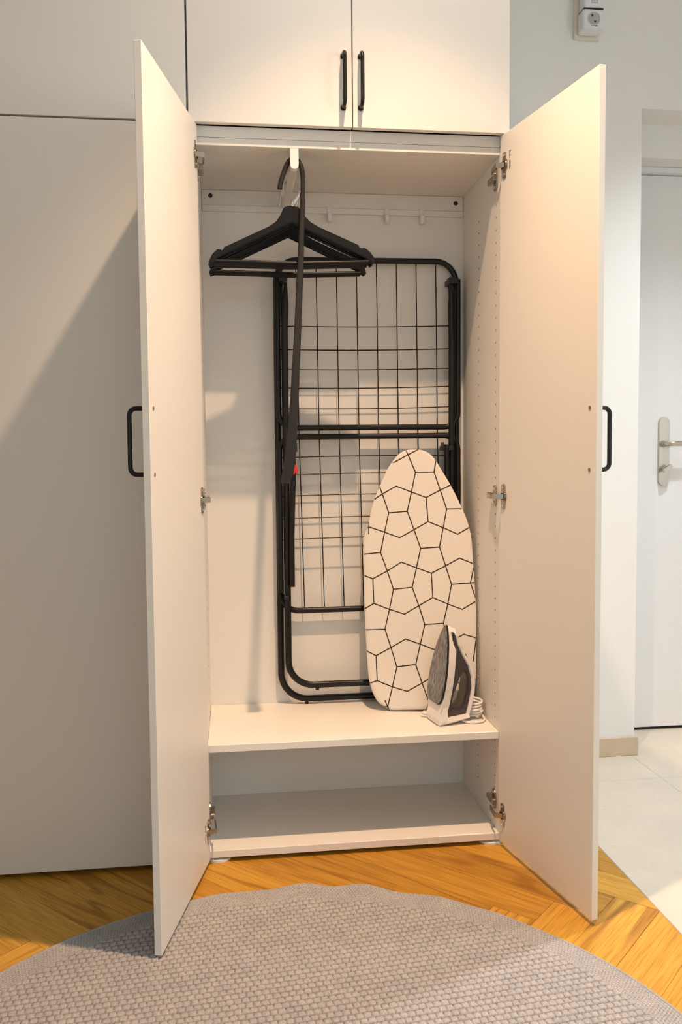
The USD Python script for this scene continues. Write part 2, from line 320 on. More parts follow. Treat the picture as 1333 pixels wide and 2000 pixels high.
# floor: oak herringbone planks, then limestone tiles
fl = thing('floor', kind='structure')
put(fl, 'subfloor', box(X0, X1, Y0, 1.05, -0.05, -0.012), 'joint_wood')
C45 = math.sqrt(.5); PW, PL, UO, VO = 0.1035, 0.6210, 0.2585, 0.795
clip = sg.box(X0, -2.6, XT - 0.0015, YS - .001)
G = 0.0002
count = 0
def plank(u0, u1, v0, v1, along):
    global count
    uv = sg.box(u0 + G, v0 + G, u1 - G, v1 - G)
    poly = affinity.affine_transform(uv, [C45, C45, C45, -C45, 0, 0]).intersection(clip)   # x=(u+v)/sqrt2, y=(u-v)/sqrt2
    if poly.is_empty or poly.geom_type != 'Polygon' or poly.area < 4e-4: return
    c = np.array(poly.centroid.coords[0]); ang = -45.0 if along == 'v' else 45.0
    off = np.array([rng.uniform(-9, 9), rng.uniform(-9, 9)])
    a = math.radians(ang); R = np.array([[math.cos(a), math.sin(a)], [-math.sin(a), math.cos(a)]])
    P = np.array(poly.exterior.coords[:-1])
    Q = sg.polygon.orient(sg.Polygon((P - c) @ R.T)); Q = Q.buffer(-0.0004, join_style=2)
    if Q.is_empty: return
    top = np.array(Q.exterior.coords[:-1]); n = len(top)
    P2 = np.array(sg.polygon.orient(sg.Polygon((P - c) @ R.T)).exterior.coords[:-1])
    if len(P2) != n: P2 = top
    dz = rng.uniform(-0.0002, 0.0002)
    # vertices in the plank's own frame, shifted by a random offset so that each plank shows another piece of grain
    V = np.vstack([np.c_[top + off, np.full(n, dz)], np.c_[P2 + off, np.full(n, -0.0005)], np.c_[P2 + off, np.full(n, -0.011)]])
    F = [(0, i, i + 1) for i in range(1, n - 1)]
    for r0 in (0, n):
        for i in range(n):
            j = (i + 1) % n; F += [(r0 + i, r0 + n + i, r0 + n + j), (r0 + i, r0 + n + j, r0 + j)]
    count += 1
    path = put(fl, 'plank', (V, np.array(F)), WOODS[rng.randrange(len(WOODS))], local=True)
    m = UsdGeom.Mesh.Get(stage, path)
    w = c - np.array([[math.cos(a), -math.sin(a)], [math.sin(a), math.cos(a)]]) @ off
    m.AddTranslateOp().Set(Gf.Vec3d(float(w[0]), float(w[1]), 0)); m.AddRotateZOp().Set(ang)
for i in range(-60, 60):
    u0 = UO + i * PW
    for k in range(-6, 7):
        e = VO + i * PW + k * 2 * PL
        plank(u0, u0 + PW, e - PL, e, 'v')
        # the plank that crosses at the end of this one
        v0 = e
        plank(u0 + PW - PL, u0 + PW, v0, v0 + PW, 'u')
put(fl, 'floor_rear_boards', box(X0, XT - .0015, Y0, -2.602, -0.011, 0), WOODS[0])
put(fl, 'grout_bed', box(XT, X1, Y0, 1.05, -0.0115, -0.0012), 'grout')
tx = [XT, 1.437, 2.037, 2.637, X1]; ty = [Y0, -3.215, -2.015, -0.815, 0.385, 1.05]
for a, b in zip(tx[:-1], tx[1:]):
    for c, d in zip(ty[:-1], ty[1:]):
        put(fl, 'floor_tile', box(a + .001, b - .001, c + .001, d - .001, -0.0118, 0.0, 0.0006), 'limestone')

# ------------------------------------------------------------------ wardrobe (lower, open)
wd = thing('wardrobe', 'open tall white two-door wardrobe with black handles, hangers and ironing things inside', 'wardrobe', (0.4, 0.2, 0))
BK = D + 0.006
put(wd, 'side_panel', box(0.0004, T, 0, BK + .016, ZB, CT - .0004, 0.0008), 'white_inside')
put(wd, 'side_panel', box(W - T, W - .0004, 0, BK + .016, ZB, CT - .0004, 0.0008), 'white_inside')
put(wd, 'top_panel', box(T, W - T, 0.007, D, CT - T, CT - .0004, 0.0008), 'white_inside')
put(wd, 'bottom_panel', box(T, W - T, 0.0, D, ZB, ZB + T, 0.0008), 'white_inside')
put(wd, 'shelf', box(T + .0006, W - T - .0006, 0.0, D - .001, 0.3053 - T, 0.3053, 0.0008), 'white_foil')
put(wd, 'back_panel', box(T, W - T, D, BK, ZB + T, CT - T), 'white_inside')
hs = put(wd, 'hanging_strip', cat(box(T + .001, W - T - .001, D - .0045, D - .0005, 1.750, CT - T - .0005, .0008), box(T + .001, W - T - .001, D - .0075, D - .0005, 1.733, 1.7495, .001)), 'white_inside')
for hx, hz in ((0.044, 1.776), (0.758, 1.773)):
    put(hs, 'screw_hole', cyl((hx, D - .0052, hz), (hx, D - .0046, hz), 0.0062, 20), 'dark_slot')
holes = []
for y in (0.003 + 0.034, 0.197):
    for k in range(50):
        z = 0.11 + k * 0.032
        if abs(z - .296) < .02: continue
        for x, s in ((W - T, -1), (T, 1)):
            holes.append(cyl((x + s * .0001, y, z), (x + s * .0004, y, z), 0.0026, 8))
put(wd, 'shelf_pin_holes', cat(*holes), 'pin_hole', kind='stuff')
for fx, fy in ((0.042, 0.026), (0.764, 0.026), (0.042, 0.33), (0.764, 0.33)):
    put(wd, 'levelling_foot', cat(cyl((fx, fy, 0.0003), (fx, fy, 0.0062), 0.031, 28), cyl((fx, fy, 0.0062), (fx, fy, ZB - .0002), 0.012)), 'foot_white', smooth=40)
RX = 0.258
cr = put(wd, 'clothes_rail', mapped(slab(sg.LineString([(0, 1.7515), (0, 1.7565)]).buffer(0.0098, quad_segs=8), 0.016, D - .008, 0.0), (RX, 0, 0), (1, 0, 0), (0, 0, 1), (0, 1, 0)), 'white_plastic', smooth=40)
put(cr, 'rail_bracket', mapped(slab(sg.Polygon([(-.0105, 1.7928), (-.0105, 1.753)] + [(-.0105 * math.cos(a), 1.753 - .0105 * math.sin(a)) for a in np.linspace(0, math.pi, 10)] + [(.0105, 1.7928)]), 0.007, 0.0158, 0.001), (RX, 0, 0), (1, 0, 0), (0, 0, 1), (0, 1, 0)), 'white_plastic', smooth=40)
put(cr, 'rail_bracket', box(RX - .0105, RX + .0105, D - .018, D - .0085, 1.742, 1.7928, .001), 'white_plastic')

def pull(P0, P1, out, mat='black_metal'):
    """bar handle between two feet; out = direction away from the door"""
    P0, P1, out = (np.asarray(q, float) for q in (P0, P1, out)); d = (P1 - P0) / np.linalg.norm(P1 - P0); h = 0.034
    bar = tube(rounded([P0 + out * .0005, P0 + out * h, P1 + out * h, P1 + out * .0005], 0.014, 8), 0.0048, 14)
    feet = [cat(cyl(P + out * .0002, P + out * .004, 0.0068, 18)) for P in (P0, P1)]
    return bar, feet

def hinge_parts(side, s_in, z, h, dirn, inn, dz):
    """cup side on the door, arm, and mounting side on the panel"""
    out = {}
    def L(a, b, c): return np.array([h[0] + dirn[0] * a + inn[0] * b, h[1] + dirn[1] * a + inn[1] * b, c])
    A, B = np.array([dirn[0], dirn[1], 0]), np.array([inn[0], inn[1], 0])
    flange = sg.Polygon([(.012, -.029), (.020, -.032), (.028, -.029), (.028, -.014), (.0345, -.008), (.0345, .008), (.028, .014), (.028, .029), (.020, .032), (.012, .029)]).buffer(.001)
    base = L(0, 0, z)
    out['cup'] = mapped(slab(flange, 0.0002, 0.0022, 0.0006), base, A, (0, 0, 1), B)
    ring = sg.Point(.020, 0).buffer(.0125).difference(sg.box(.013, -.0085, .0285, .0085))
    out['cup'] = cat(out['cup'], mapped(slab(ring, .002, .0045, .0006), base, A, (0, 0, 1), B))
    out['recess'] = mapped(slab(sg.box(.014, -.0082, .0280, .0082), 0.0023, 0.0026), base, A, (0, 0, 1), B)
    out['screws'] = [mapped(slab(sg.Point(.020, q).buffer(.0036), .0021, .0040, .0008), base, A, (0, 0, 1), B) for q in (-.0235, .0235)]
    # arm from the cup to the panel
    xp = T if side < 0 else W - T; sx = 1 if side < 0 else -1
    p = [L(.021, .0035, z), L(.012, .019, z), np.array([xp + sx * .0165, 0.010, z]), np.array([xp + sx * .0145, 0.030, z])]
    arm = []
    for a, b in zip(p[:-1], p[1:]):
        d = (b - a); d /= np.linalg.norm(d); nn = np.cross(d, [0, 0, 1])
        pts = [q + nn * e + np.array([0, 0, f]) for q in (a - d * .001, b + d * .001) for e in (-.0016, .0016) for f in (-.0062, .0062)]
        arm.append(trimesh.convex.convex_hull(np.array(pts)))
    out['arm'] = cat(*arm)
    out['body'] = box(min(xp + sx * .004, xp + sx * .015), max(xp + sx * .004, xp + sx * .015), .012, .066, z - .0075 + dz * .3, z + .0075 + dz * .3, .0015)
    mp = sg.Polygon([(.024, -.022), (.030, -.027), (.043, -.027), (.048, -.022), (.048, .022), (.043, .027), (.030, .027), (.024, .022)])
    out['mount'] = mapped(slab(mp, .0003, .0042, .001), (xp, 0, z + dz * .3), (0, 1, 0), (0, 0, 1), (sx, 0, 0))
    out['mscrews'] = [mapped(slab(sg.Point(.037, q).buffer(.0042), .004, .0062, .001), (xp, 0, z + dz * .3), (0, 1, 0), (0, 0, 1), (sx, 0, 0)) for q in (-.018, .018)]
    return out

def open_door(side, h, ang, LD, zs):
    dirn = np.array([side * math.sin(ang), -math.cos(ang)]); outw = np.array([side * math.cos(ang), math.sin(ang)]); inn = -outw
    TH = 0.0155
    A, B = np.array([dirn[0], dirn[1], 0]), np.array([outw[0], outw[1], 0]); O = np.array([h[0], h[1], 0])
    d = put(wd, 'door', mapped(box(0, LD, 0, TH, ZL, ZU - .003, .0009), O, A, B, (0, 0, 1)), 'white_foil')
    hz = (1.0, 1.1325)
    hx = LD - 0.024
    F = lambda z: O + A * hx + B * TH + np.array([0, 0, z])
    bar, feet = pull(F(hz[1]), F(hz[0]), B)
    hp = put(d, 'handle', cat(bar, *feet), 'black_metal', smooth=45, label='black metal bar handle')
    for z in hz:
        put(d, 'screw', mapped(slab(sg.Point(hx, z).buffer(.0042), -.0012, -.0002, .0004), O, A, (0, 0, 1), B), 'hinge_nickel', smooth=40)
    for z, dz in zs:
        q = hinge_parts(side, 0, z, h, dirn, inn, dz)
        hh = put(wd, 'hinge', cat(q['arm'], q['body']), 'hinge_nickel', label='nickel concealed hinge')
        put(hh, 'hinge_cup', q['cup'], 'hinge_nickel', smooth=30)
        put(hh, 'cup_recess', q['recess'], 'dark_slot')
        put(hh, 'mounting_plate', q['mount'], 'hinge_nickel', smooth=30)
        for s in q['screws'] + q['mscrews']: put(hh, 'screw', s, 'chrome', smooth=30)
    # printed maker's stamp: small dark dashes beside a hinge
    zz = 1.759 if side > 0 else 0.094
    bars = []
    r2 = random.Random(3)
    for k, c in enumerate(np.linspace(-.018, .024, 12)):
        if k in (6,): continue
        bars.append(mapped(slab(sg.box(.043, c, .043 + r2.uniform(.004, .009), c + .0024), .0001, .0003), O + np.array([0, 0, zz]), A, (0, 0, 1), -B))
    put(d, 'printed_stamp', cat(*bars), 'label_ink')
    return d
open_door(-1, (0.0216, -0.0080), 0.2065, 0.4291, ((1.759, -.05), (0.929, 0.0), (0.094, .07)))
open_door(1, (0.7790, -0.0080), 0.1904, 0.4206, ((1.757, -.055), (0.927, 0.0), (0.090, .065)))

# ------------------------------------------------------------------ upper and neighbouring cabinets
def closed_cabinet(name, label, x0, x1, z0, z1, doors, dz0, dz1, handles=()):
    t = thing(name, label, 'cabinet', ((x0 + x1) / 2, 0.2, z0))
    put(t, 'side_panel', box(x0 + .0004, x0 + T, 0, BK + .016, z0, z1, .0008), 'white_foil')
    put(t, 'side_panel', box(x1 - T, x1 - .0004, 0, BK + .016, z0, z1, .0008), 'white_foil')
    put(t, 'top_panel', box(x0 + T, x1 - T, 0, D, z1 - T, z1, .0008), 'white_foil')
    put(t, 'bottom_panel', box(x0 + T, x1 - T, .007 if z0 > 1 else 0, D, z0, z0 + (.0268 if z0 > 1 else T), .0008), 'white_foil')
    put(t, 'back_panel', box(x0 + T, x1 - T, D, BK, z0, z1), 'white_inside')
    for i, (a, b) in enumerate(doors):
        d = put(t, 'door', box(a, b, -.0195, -.0035, dz0, dz1, .0009), 'white_foil')
        for hx, q0, q1 in handles[i:i + 1]:
            bar, feet = pull((hx, -.0195, q1), (hx, -.0195, q0), (0, -1, 0))
            put(d, 'handle', cat(bar, *feet), 'black_metal', smooth=45, label='black metal bar handle')
    return t
closed_cabinet('wall_cabinet', 'white two-door top cabinet with two black bar handles above the open wardrobe', 0, W, CT + .0004, 2.425,
               ((0.0026, 0.3990), (0.4016, 0.7978)), ZU, 2.423, ((0.3775, 1.8835, 2.006), (0.4205, 1.8845, 2.0065)))
closed_cabinet('wall_cabinet', 'plain white top cabinet without handle, over the closed tall cabinet', -0.62, -.0004, CT + .0004, 2.425, ((-0.617, -0.0022),), ZU + .001, 2.423)
cc = closed_cabinet('tall_cabinet', 'closed tall white cabinet with plain door to the left of the open wardrobe', -0.62, -.0004, ZB, CT - .0004, ((-0.617, -0.0022),), ZL, ZU - .0035)
for fx, fy in ((-.578, 0.05), (-0.042, 0.05), (-.578, 0.33), (-0.042, 0.33)):
    put(cc, 'levelling_foot', cat(cyl((fx, fy, 0.0003), (fx, fy, ZB - .0002), 0.028, 24)), 'foot_white', smooth=40)

# ------------------------------------------------------------------ hooks on the strip
for hx, lab in ((0.383, 'small white plastic hook clipped to the wardrobe back strip, nearest the hangers'),
                (0.551, 'small white plastic hook in the middle on the wardrobe back strip'),
                (0.655, 'small white plastic hook on the wardrobe back strip nearest the right side panel')):
    hk = thing('wall_hook', lab, 'hook', (hx, D - .012, 1.73), group='white hooks on the back strip')
    put(hk, 'clip', box(hx - .0062, hx + .0062, D - .0105, D - .0078, 1.7285, 1.7525, .0008), 'white_plastic')
    prof = rounded([(hx, D - .0092, 1.735), (hx, D - .0092, 1.713), (hx, D - .0215, 1.711), (hx, D - .0215, 1.7285)], .0055, 6)
    put(hk, 'peg', mapped(cat(tube(prof - [hx, 0, 0], .0045, 10)), (hx, 0, 0), (1.5, 0, 0), (0, 1, 0), (0, 0, 1)), 'white_plastic', smooth=50)

# ------------------------------------------------------------------ hangers
HANG = [(0.2323, 1.6588), (0.2380, 1.6618), (0.2515, 1.6627), (0.2650, 1.6622), (0.2707, 1.6597), (0.2862, 1.6379), (0.3001, 1.6245), (0.321, 1.6129), (0.4216, 1.5702), (0.4240, 1.5645), (0.4290, 1.5622), (0.4377, 1.5636), (0.4501, 1.5551), (0.4608, 1.5414),
        (0.4632, 1.5275), (0.4571, 1.5239), (0.441, 1.5358), (0.2527, 1.6216), (0.0650, 1.5300), (0.0592, 1.5190), (0.0452, 1.5137), (0.0426, 1.5215), (0.0525, 1.5405), (0.0648, 1.5526), (0.0716, 1.5531), (0.0760, 1.5505), (0.0800, 1.5530), (0.082, 1.5581), (0.1951, 1.6117), (0.2127, 1.6241), (0.2233, 1.6397)]
hp = affinity.translate(sg.Polygon(HANG), -RX, -1.7690).buffer(0)
def make_hanger(name, label, y, yaw, roll, dz, dx):
    t = thing(name, label, 'hanger', (RX + dx, y, 1.7690 + dz), group='black clothes hangers on the rail')
    x = UsdGeom.Xform.Get(stage, t); x.AddRotateZOp().Set(yaw); x.AddRotateYOp().Set(roll)
    return t
def hanger_geo(t):
    put(t, 'arms', mapped(slab(hp, -.006, .006, .0035), (0, 0, 0), (1, 0, 0), (0, 0, 1), (0, 1, 0)), 'hanger_black', smooth=35, local=True)
    put(t, 'trouser_bar', tube([(-.205, 0, -.2455), (0, 0, -.2475), (.190, 0, -.2400)], .0058, 12), 'hanger_black', smooth=50, local=True)
    hook = smoothpts([(-.006, 0, -.110), (-.004, 0, -.098), (.010, 0, -.078), (.0205, 0, -.052), (.0225, 0, -.026), (.0175, 0, -.008), (.004, 0, .0012), (-.011, 0, -.004), (-.0205, 0, -.020), (-.0245, 0, -.042), (-.028, 0, -.066)], 40)
    put(t, 'hook', tube(hook, .0017, 8), 'chrome', smooth=60, local=True)
specs = [(.046, 0.0, 0.0, 'black wooden hanger at the front of the rail, its shoulders fully in view'),
         (.0610, 0.25, -0.2, 'black hanger second from the front on the rail'), (.0760, -0.2, 0.3, 'black hanger third from the front on the rail'),
         (.0910, 0.2, -0.2, 'black hanger fourth from the front on the rail'), (.176, -0.2, 0.5, 'black hanger fifth from the front on the rail'),
         (.193, 0.3, 0.3, 'black hanger at the rear of the rail, its bar lowest in view')]
first = None
for y, yaw, roll, lab in specs:
    t = make_hanger('clothes_hanger', lab, y, yaw, roll, 0.0, 0.0)
    if first is None:
        hanger_geo(t); first = t
    else:
        p = stage.GetPrimAtPath(t)
        for part in ('arms', 'trouser_bar', 'hook'):
            pass
        p.GetReferences().AddInternalReference(first); p.SetInstanceable(True)

# ------------------------------------------------------------------ shoehorn
sh = thing('shoehorn', 'long black metal shoehorn hanging by its hook from the rail before the hangers', 'shoehorn', (0.26, 0.03, 0.964))
sy = 0.030
path = smoothpts([(0.2225, sy, 1.700), (0.2255, sy, 1.719), (0.2345, sy, 1.7445), (0.246, sy, 1.7680), (0.258, sy, 1.7760), (0.2695, sy, 1.7690), (0.2778, sy, 1.750), (0.2805, sy, 1.726), (0.2805, sy, 1.700)], 30)
put(sh, 'hook', tube(path, 0.0062, 12), 'shoehorn_black', smooth=60)
ctr = [(1.702, .2803, .0062, .0060), (1.66, .2790, .0066, .0056), (1.60, .2760, .0070, .0050), (1.50, .2710, .0078, .0045), (1.40, .2655, .0086, .0042), (1.28, .2585, .0098, .0040), (1.16, .2510, .0112, .0037), (1.08, .2445, .0130, .0035), (1.02, .2375, .0150, .0030), (0.985, .2315, .0150, .0024), (0.966, .2260, .0105, .0016)]
zz = np.array([c[0] for c in ctr])
from scipy.interpolate import PchipInterpolator
ff = [PchipInterpolator(zz[::-1], np.array([c[k] for c in ctr])[::-1]) for k in (1, 2, 3)]
V, F = [], []; Z = np.linspace(1.702, .966, 46); NS = 14
for i, z in enumerate(Z):
    cx, hw, ht = (float(f(z)) for f in ff)
    curl = 0.006 * np.clip((1.15 - z) / .18, 0, 1)
    for k in range(NS):
        a = 2 * math.pi * k / NS
        ux, uy = hw * math.copysign(abs(math.cos(a)) ** .7, math.cos(a)), ht * math.sin(a)
        V.append((cx + ux, sy + uy - curl * ((ux / hw) ** 2) + .004 * np.clip((1.15 - z) / .18, 0, 1), z))
for i in range(len(Z) - 1):
    for k in range(NS):
        l = (k + 1) % NS; F += [(i * NS + k, i * NS + l, (i + 1) * NS + l), (i * NS + k, (i + 1) * NS + l, (i + 1) * NS + k)]
V.append((float(ff[0](.966)), sy, .9635)); V.append((.2803, sy, 1.703))
for k in range(NS):
    l = (k + 1) % NS; F += [((len(Z) - 1) * NS + k, (len(Z) - 1) * NS + l, len(V) - 2), (l, k, len(V) - 1)]
bl = trimesh.Trimesh(np.array(V), np.array(F), process=False)
if bl.volume < 0: bl.invert()
put(sh, 'blade', bl, 'shoehorn_black', smooth=60)

# ------------------------------------------------------------------ drying rack
dk = thing('drying_rack', 'folded black metal clothes drying rack leaning on the wardrobe back', 'drying rack', (0.488, 0.33, 0.3053))
XL, XR = 0.2255, 0.7530
YM, YF, YB = 0.337, 0.318, 0.354
r = 0.0086
def lean(P, k=0.0):
    return np.asarray(P, float)
ml = [(XL + .09, YM, 1.5965), (XR, YM, 1.5995), (XR, YM, .5855), (XL, YM, .5835), (XL, YM, 1.5945), (XL + .09, YM, 1.5965)]
fr = rounded(ml, [.062, .055, .055, .062], 9)
put(dk, 'main_frame', tube(fr, r, 12), 'rack_black', smooth=60)
for k in range(8):
    x = .2825 + k * .0585
    put(dk, 'long_wire', tube([(x, YM, 1.597), (x + .004, YM - .001, 1.1), (x + .0145, YM, .585)], .0016, 6), 'rack_black', smooth=60)
def wing(z_bar, z_end, name, zs, sag):
    sgn = 1 if z_end > z_bar else -1
    pts = rounded([(XL + .002, YF, z_end), (XL + .002, YF, z_bar), (XR + .0005, YF, z_bar + .001), (XR + .0005, YF, z_end)], [.042, .042], 8)
    w = put(dk, name, tube(pts, .0080, 12), 'rack_black', smooth=60)
    for z in zs:
        xs = np.linspace(XL + .006, XR - .004, 9)
        put(w, 'cross_wire', tube([(x, YF, z + .0035 * (1 - ((x - .49) / .262) ** 2) * sag + .012 * (x - .49) * (-sag if sag < 0 else .15)) for x in xs], .0016, 6), 'rack_black', smooth=60)
wing(1.1165, 1.545, 'upper_wing', (1.409, 1.3425, 1.2865, 1.234, 1.1745), -1)
wing(1.0915, 0.640, 'lower_wing', (1.0315, .9815, .9205, .8555, .795), 1)
# legs: two U-tubes with pinched top ends
def leg(name, zb, xl, xr, y0, y1, xt, zt, rb):
    pts = rounded([(xl + xt, y1, zt), (xl, (y0 + y1) / 2, zt - .14), (xl, y0, zb), (xr, y0, zb), (xr, (y0 + y1) / 2, zt - .14), (xr - xt, y1, zt)], [.3, rb, rb, .3], 8)
    rr = np.full(len(pts), .0096); rr[[0, -1]] = .0045; pts = np.vstack([pts[:1], pts[:1] * .55 + pts[1:2] * .45, pts[1:-1], pts[-1:] * .55 + pts[-2:-1] * .45, pts[-1:]]); rr = np.r_[rr[:1], .0096, rr[1:-1], .0096, rr[-1:]]
    put(dk, name, tube(pts, rr, 12), 'rack_black', smooth=60)
leg('leg', 0.3207, XL + .0005, XR, .339, .3515, .0155, 1.53, .078)
leg('leg', 0.3665, XL + .0210, XR - .0200, .318, .303, .004, 1.525, .072)
for x0, x1 in ((.2655, .2590), (.7150, .7190)):
    put(dk, 'wing_brace', cat(tube([(x0, .3005, 1.066), (x0, .3005, .98), (x1, .3005, .80), (x1, .3005, .66)], .0080, 12)), 'rack_black', smooth=60)
for x, s in ((XL + .006, 1), (XR - .006, -1)):
    put(dk, 'hinge_bracket', cat(box(min(x, x + s * .024), max(x, x + s * .024), .296, .352, 1.528, 1.543, .001), *[box(x + s * q - .0012, x + s * q + .0012, .300, .340, 1.543, 1.549) for q in (.008, .014, .020)]), 'black_plastic')
    put(dk, 'hinge_bracket', cat(box(min(x + s * .012, x + s * .046), max(x + s * .012, x + s * .046), .296, .330, 1.048, 1.062, .001), box(x + s * .044 - .0014, x + s * .044 + .0014, .290, .318, 1.06, 1.072)), 'black_plastic')
    put(dk, 'leg_clip', box(min(x + s * .004, x + s * .018), max(x + s * .004, x + s * .018), .306, .352, .622, .632, .001), 'black_plastic')
for x, y, z in ((.30, .339, .3105), (.66, .339, .3105), (.33, .318, .3560), (.64, .318, .3560)):
    put(dk, 'rubber_foot', cyl((x, y, z + .003), (x, y, z - .0050), .0052, 12), 'black_plastic', smooth=40)
rc = cat(mapped(slab(sg.Polygon([(-.004, .016), (.002, .016), (.003, .006), (.008, .002), (.010, -.010), (.007, -.0125), (.005, -.006), (.003, -.013), (-.005, -.013), (-.006, -.002)]).buffer(.001), -.007, .007, .002), (.2640, .2860, 1.004), (1.25, 0, 0), (0, 0, 1.45), (0, 1, 0)))
put(dk, 'locking_clip', rc, 'red_plastic', smooth=40, label='red plastic locking clip')

# ------------------------------------------------------------------ ironing board
ib = thing('ironing_board', 'tabletop ironing board in white cover with brown line pattern, leaning on drying rack', 'ironing board', (0.62, 0.22, 0.3053))
nB = np.array([.2, 1, -.075]); kB = .2 + .2 * .62 - .075 * .305
def bpt(a, b):
    """a point of the board's front plane, seen at the photograph's crop position a, b"""
    px, py = 680 + a * .2901, 860 + b * .2901
    d = CF + CR * (px - 666.5) / FPX - CU * (py - 1000) / FPX
    return CPOS + d * ((kB - nB @ CPOS) / (nB @ d))
nU = nB / np.linalg.norm(nB); ex = np.array([1, -.2, 0]); ex -= nU * (ex @ nU); ex /= np.linalg.norm(ex); ez = np.cross(ex, nU)
if ez[2] < 0: ez = -ez
OB = np.array([.62, .2, .305]); OB = OB + nU * ((kB - nB @ OB) / np.linalg.norm(nB))
def b2(a, b): q = bpt(a, b) - OB; return (q @ ex, q @ ez)
OUT = [(390, 60), (430, 55), (480, 56), (540, 75), (590, 120), (640, 200), (700, 300), (770, 440), (825, 580), (845, 690), (852, 800), (866, 1000), (874, 1200), (876, 1400), (872, 1600), (855, 1730), (810, 1805), (700, 1826), (540, 1828), (300, 1833), (262, 1818), (200, 1778), (155, 1700), (130, 1600), (115, 1400), (108, 1280), (98, 1000), (97, 760), (102, 650), (122, 590), (165, 410), (210, 300), (260, 190), (300, 130), (345, 82)]
op = np.array([b2(*q) for q in OUT])
tt = np.arange(len(op) + 1); from scipy.interpolate import CubicSpline
cs = PchipInterpolator(tt, np.vstack([op, op[:1]]))(np.linspace(0, len(op), 240)[:-1])
bpoly = sg.Polygon(cs).buffer(0)
lowz = min((OB + ex * a + ez * b)[2] for a, b in bpoly.exterior.coords)
bpoly = bpoly.buffer(-0.0035)
bpoly = affinity.translate(bpoly, 0, max(0, 0.3061 - min((OB + ex * a + ez * b + nU * c)[2] for a, b in bpoly.exterior.coords for c in (0, .026))))
put(ib, 'cover', mapped(slab(bpoly, 0.0, 0.026, 0.0095, 5), OB, ex, ez, nU), 'cover_cloth', smooth=50)
put(ib, 'board_base', mapped(slab(bpoly.buffer(-.02), 0.0263, 0.029), OB, ex, ez, nU), 'board_base')
SEG = [[(390, 62), (405, 97), (455, 215)], [(480, 58), (405, 97), (312, 148), (288, 144)], [(455, 215), (580, 213)], [(595, 125), (580, 213), (622, 335), (665, 463), (770, 460)],
       [(455, 215), (428, 348), (400, 478)], [(697, 298), (622, 335), (527, 385), (428, 348), (325, 308), (232, 362), (180, 395)], [(210, 300), (232, 362), (275, 488), (400, 478)],
       [(527, 385), (540, 547)], [(400, 478), (445, 602), (490, 727)], [(275, 488), (247, 618), (220, 755), (97, 768)], [(140, 510), (140, 582)],
       [(110, 605), (140, 582), (247, 618), (348, 656), (445, 602), (540, 547), (642, 588), (740, 632), (822, 583)], [(665, 463), (642, 588), (617, 718), (490, 727)],
       [(490, 727), (462, 858), (433, 990)], [(617, 718), (658, 845), (698, 970), (825, 960)], [(220, 755), (265, 880), (307, 1002), (433, 990)],
       [(97, 905), (168, 932), (265, 880), (360, 820), (462, 858), (562, 895), (658, 845), (752, 793), (858, 835)], [(168, 932), (175, 1098)], [(562, 895), (572, 1058)],
       [(858, 790), (845, 870), (825, 960), (868, 1082)], [(105, 1138), (175, 1098), (280, 1138), (382, 1170), (478, 1113), (572, 1058), (673, 1102), (770, 1138), (868, 1080)],
       [(307, 1002), (280, 1138), (250, 1272), (118, 1276)], [(433, 990), (478, 1113), (518, 1240)], [(698, 970), (673, 1102), (643, 1232)], [(518, 1240), (643, 1232), (688, 1357), (730, 1475)],
       [(250, 1272), (290, 1395), (330, 1525)], [(518, 1240), (488, 1372), (457, 1510)], [(120, 1415), (190, 1450), (290, 1395), (388, 1338), (488, 1372), (590, 1412), (688, 1357), (780, 1306), (866, 1331), (882, 1336)],
       [(190, 1450), (197, 1618)], [(590, 1412), (600, 1570)], [(330, 1525), (457, 1510)], [(866, 1331), (850, 1440)], [(135, 1640), (197, 1618), (295, 1658), (400, 1690), (498, 1635), (600, 1572), (700, 1612), (790, 1650), (876, 1600)],
       [(330, 1525), (300, 1658), (268, 1795), (215, 1793)], [(457, 1510), (500, 1635), (545, 1760), (680, 1752)], [(268, 1795), (285, 1835)], [(545, 1760), (528, 1830)], [(730, 1475), (700, 1612), (680, 1752)]]
RB = .0095
bnd = bpoly.exterior
def rim(p):
    d = bnd.distance(sg.Point(p)) if bpoly.contains(sg.Point(p)) else 0.0
    return 0.0 if d >= RB else RB - math.sqrt(max(RB * RB - (RB - d) ** 2, 0))
strips = []
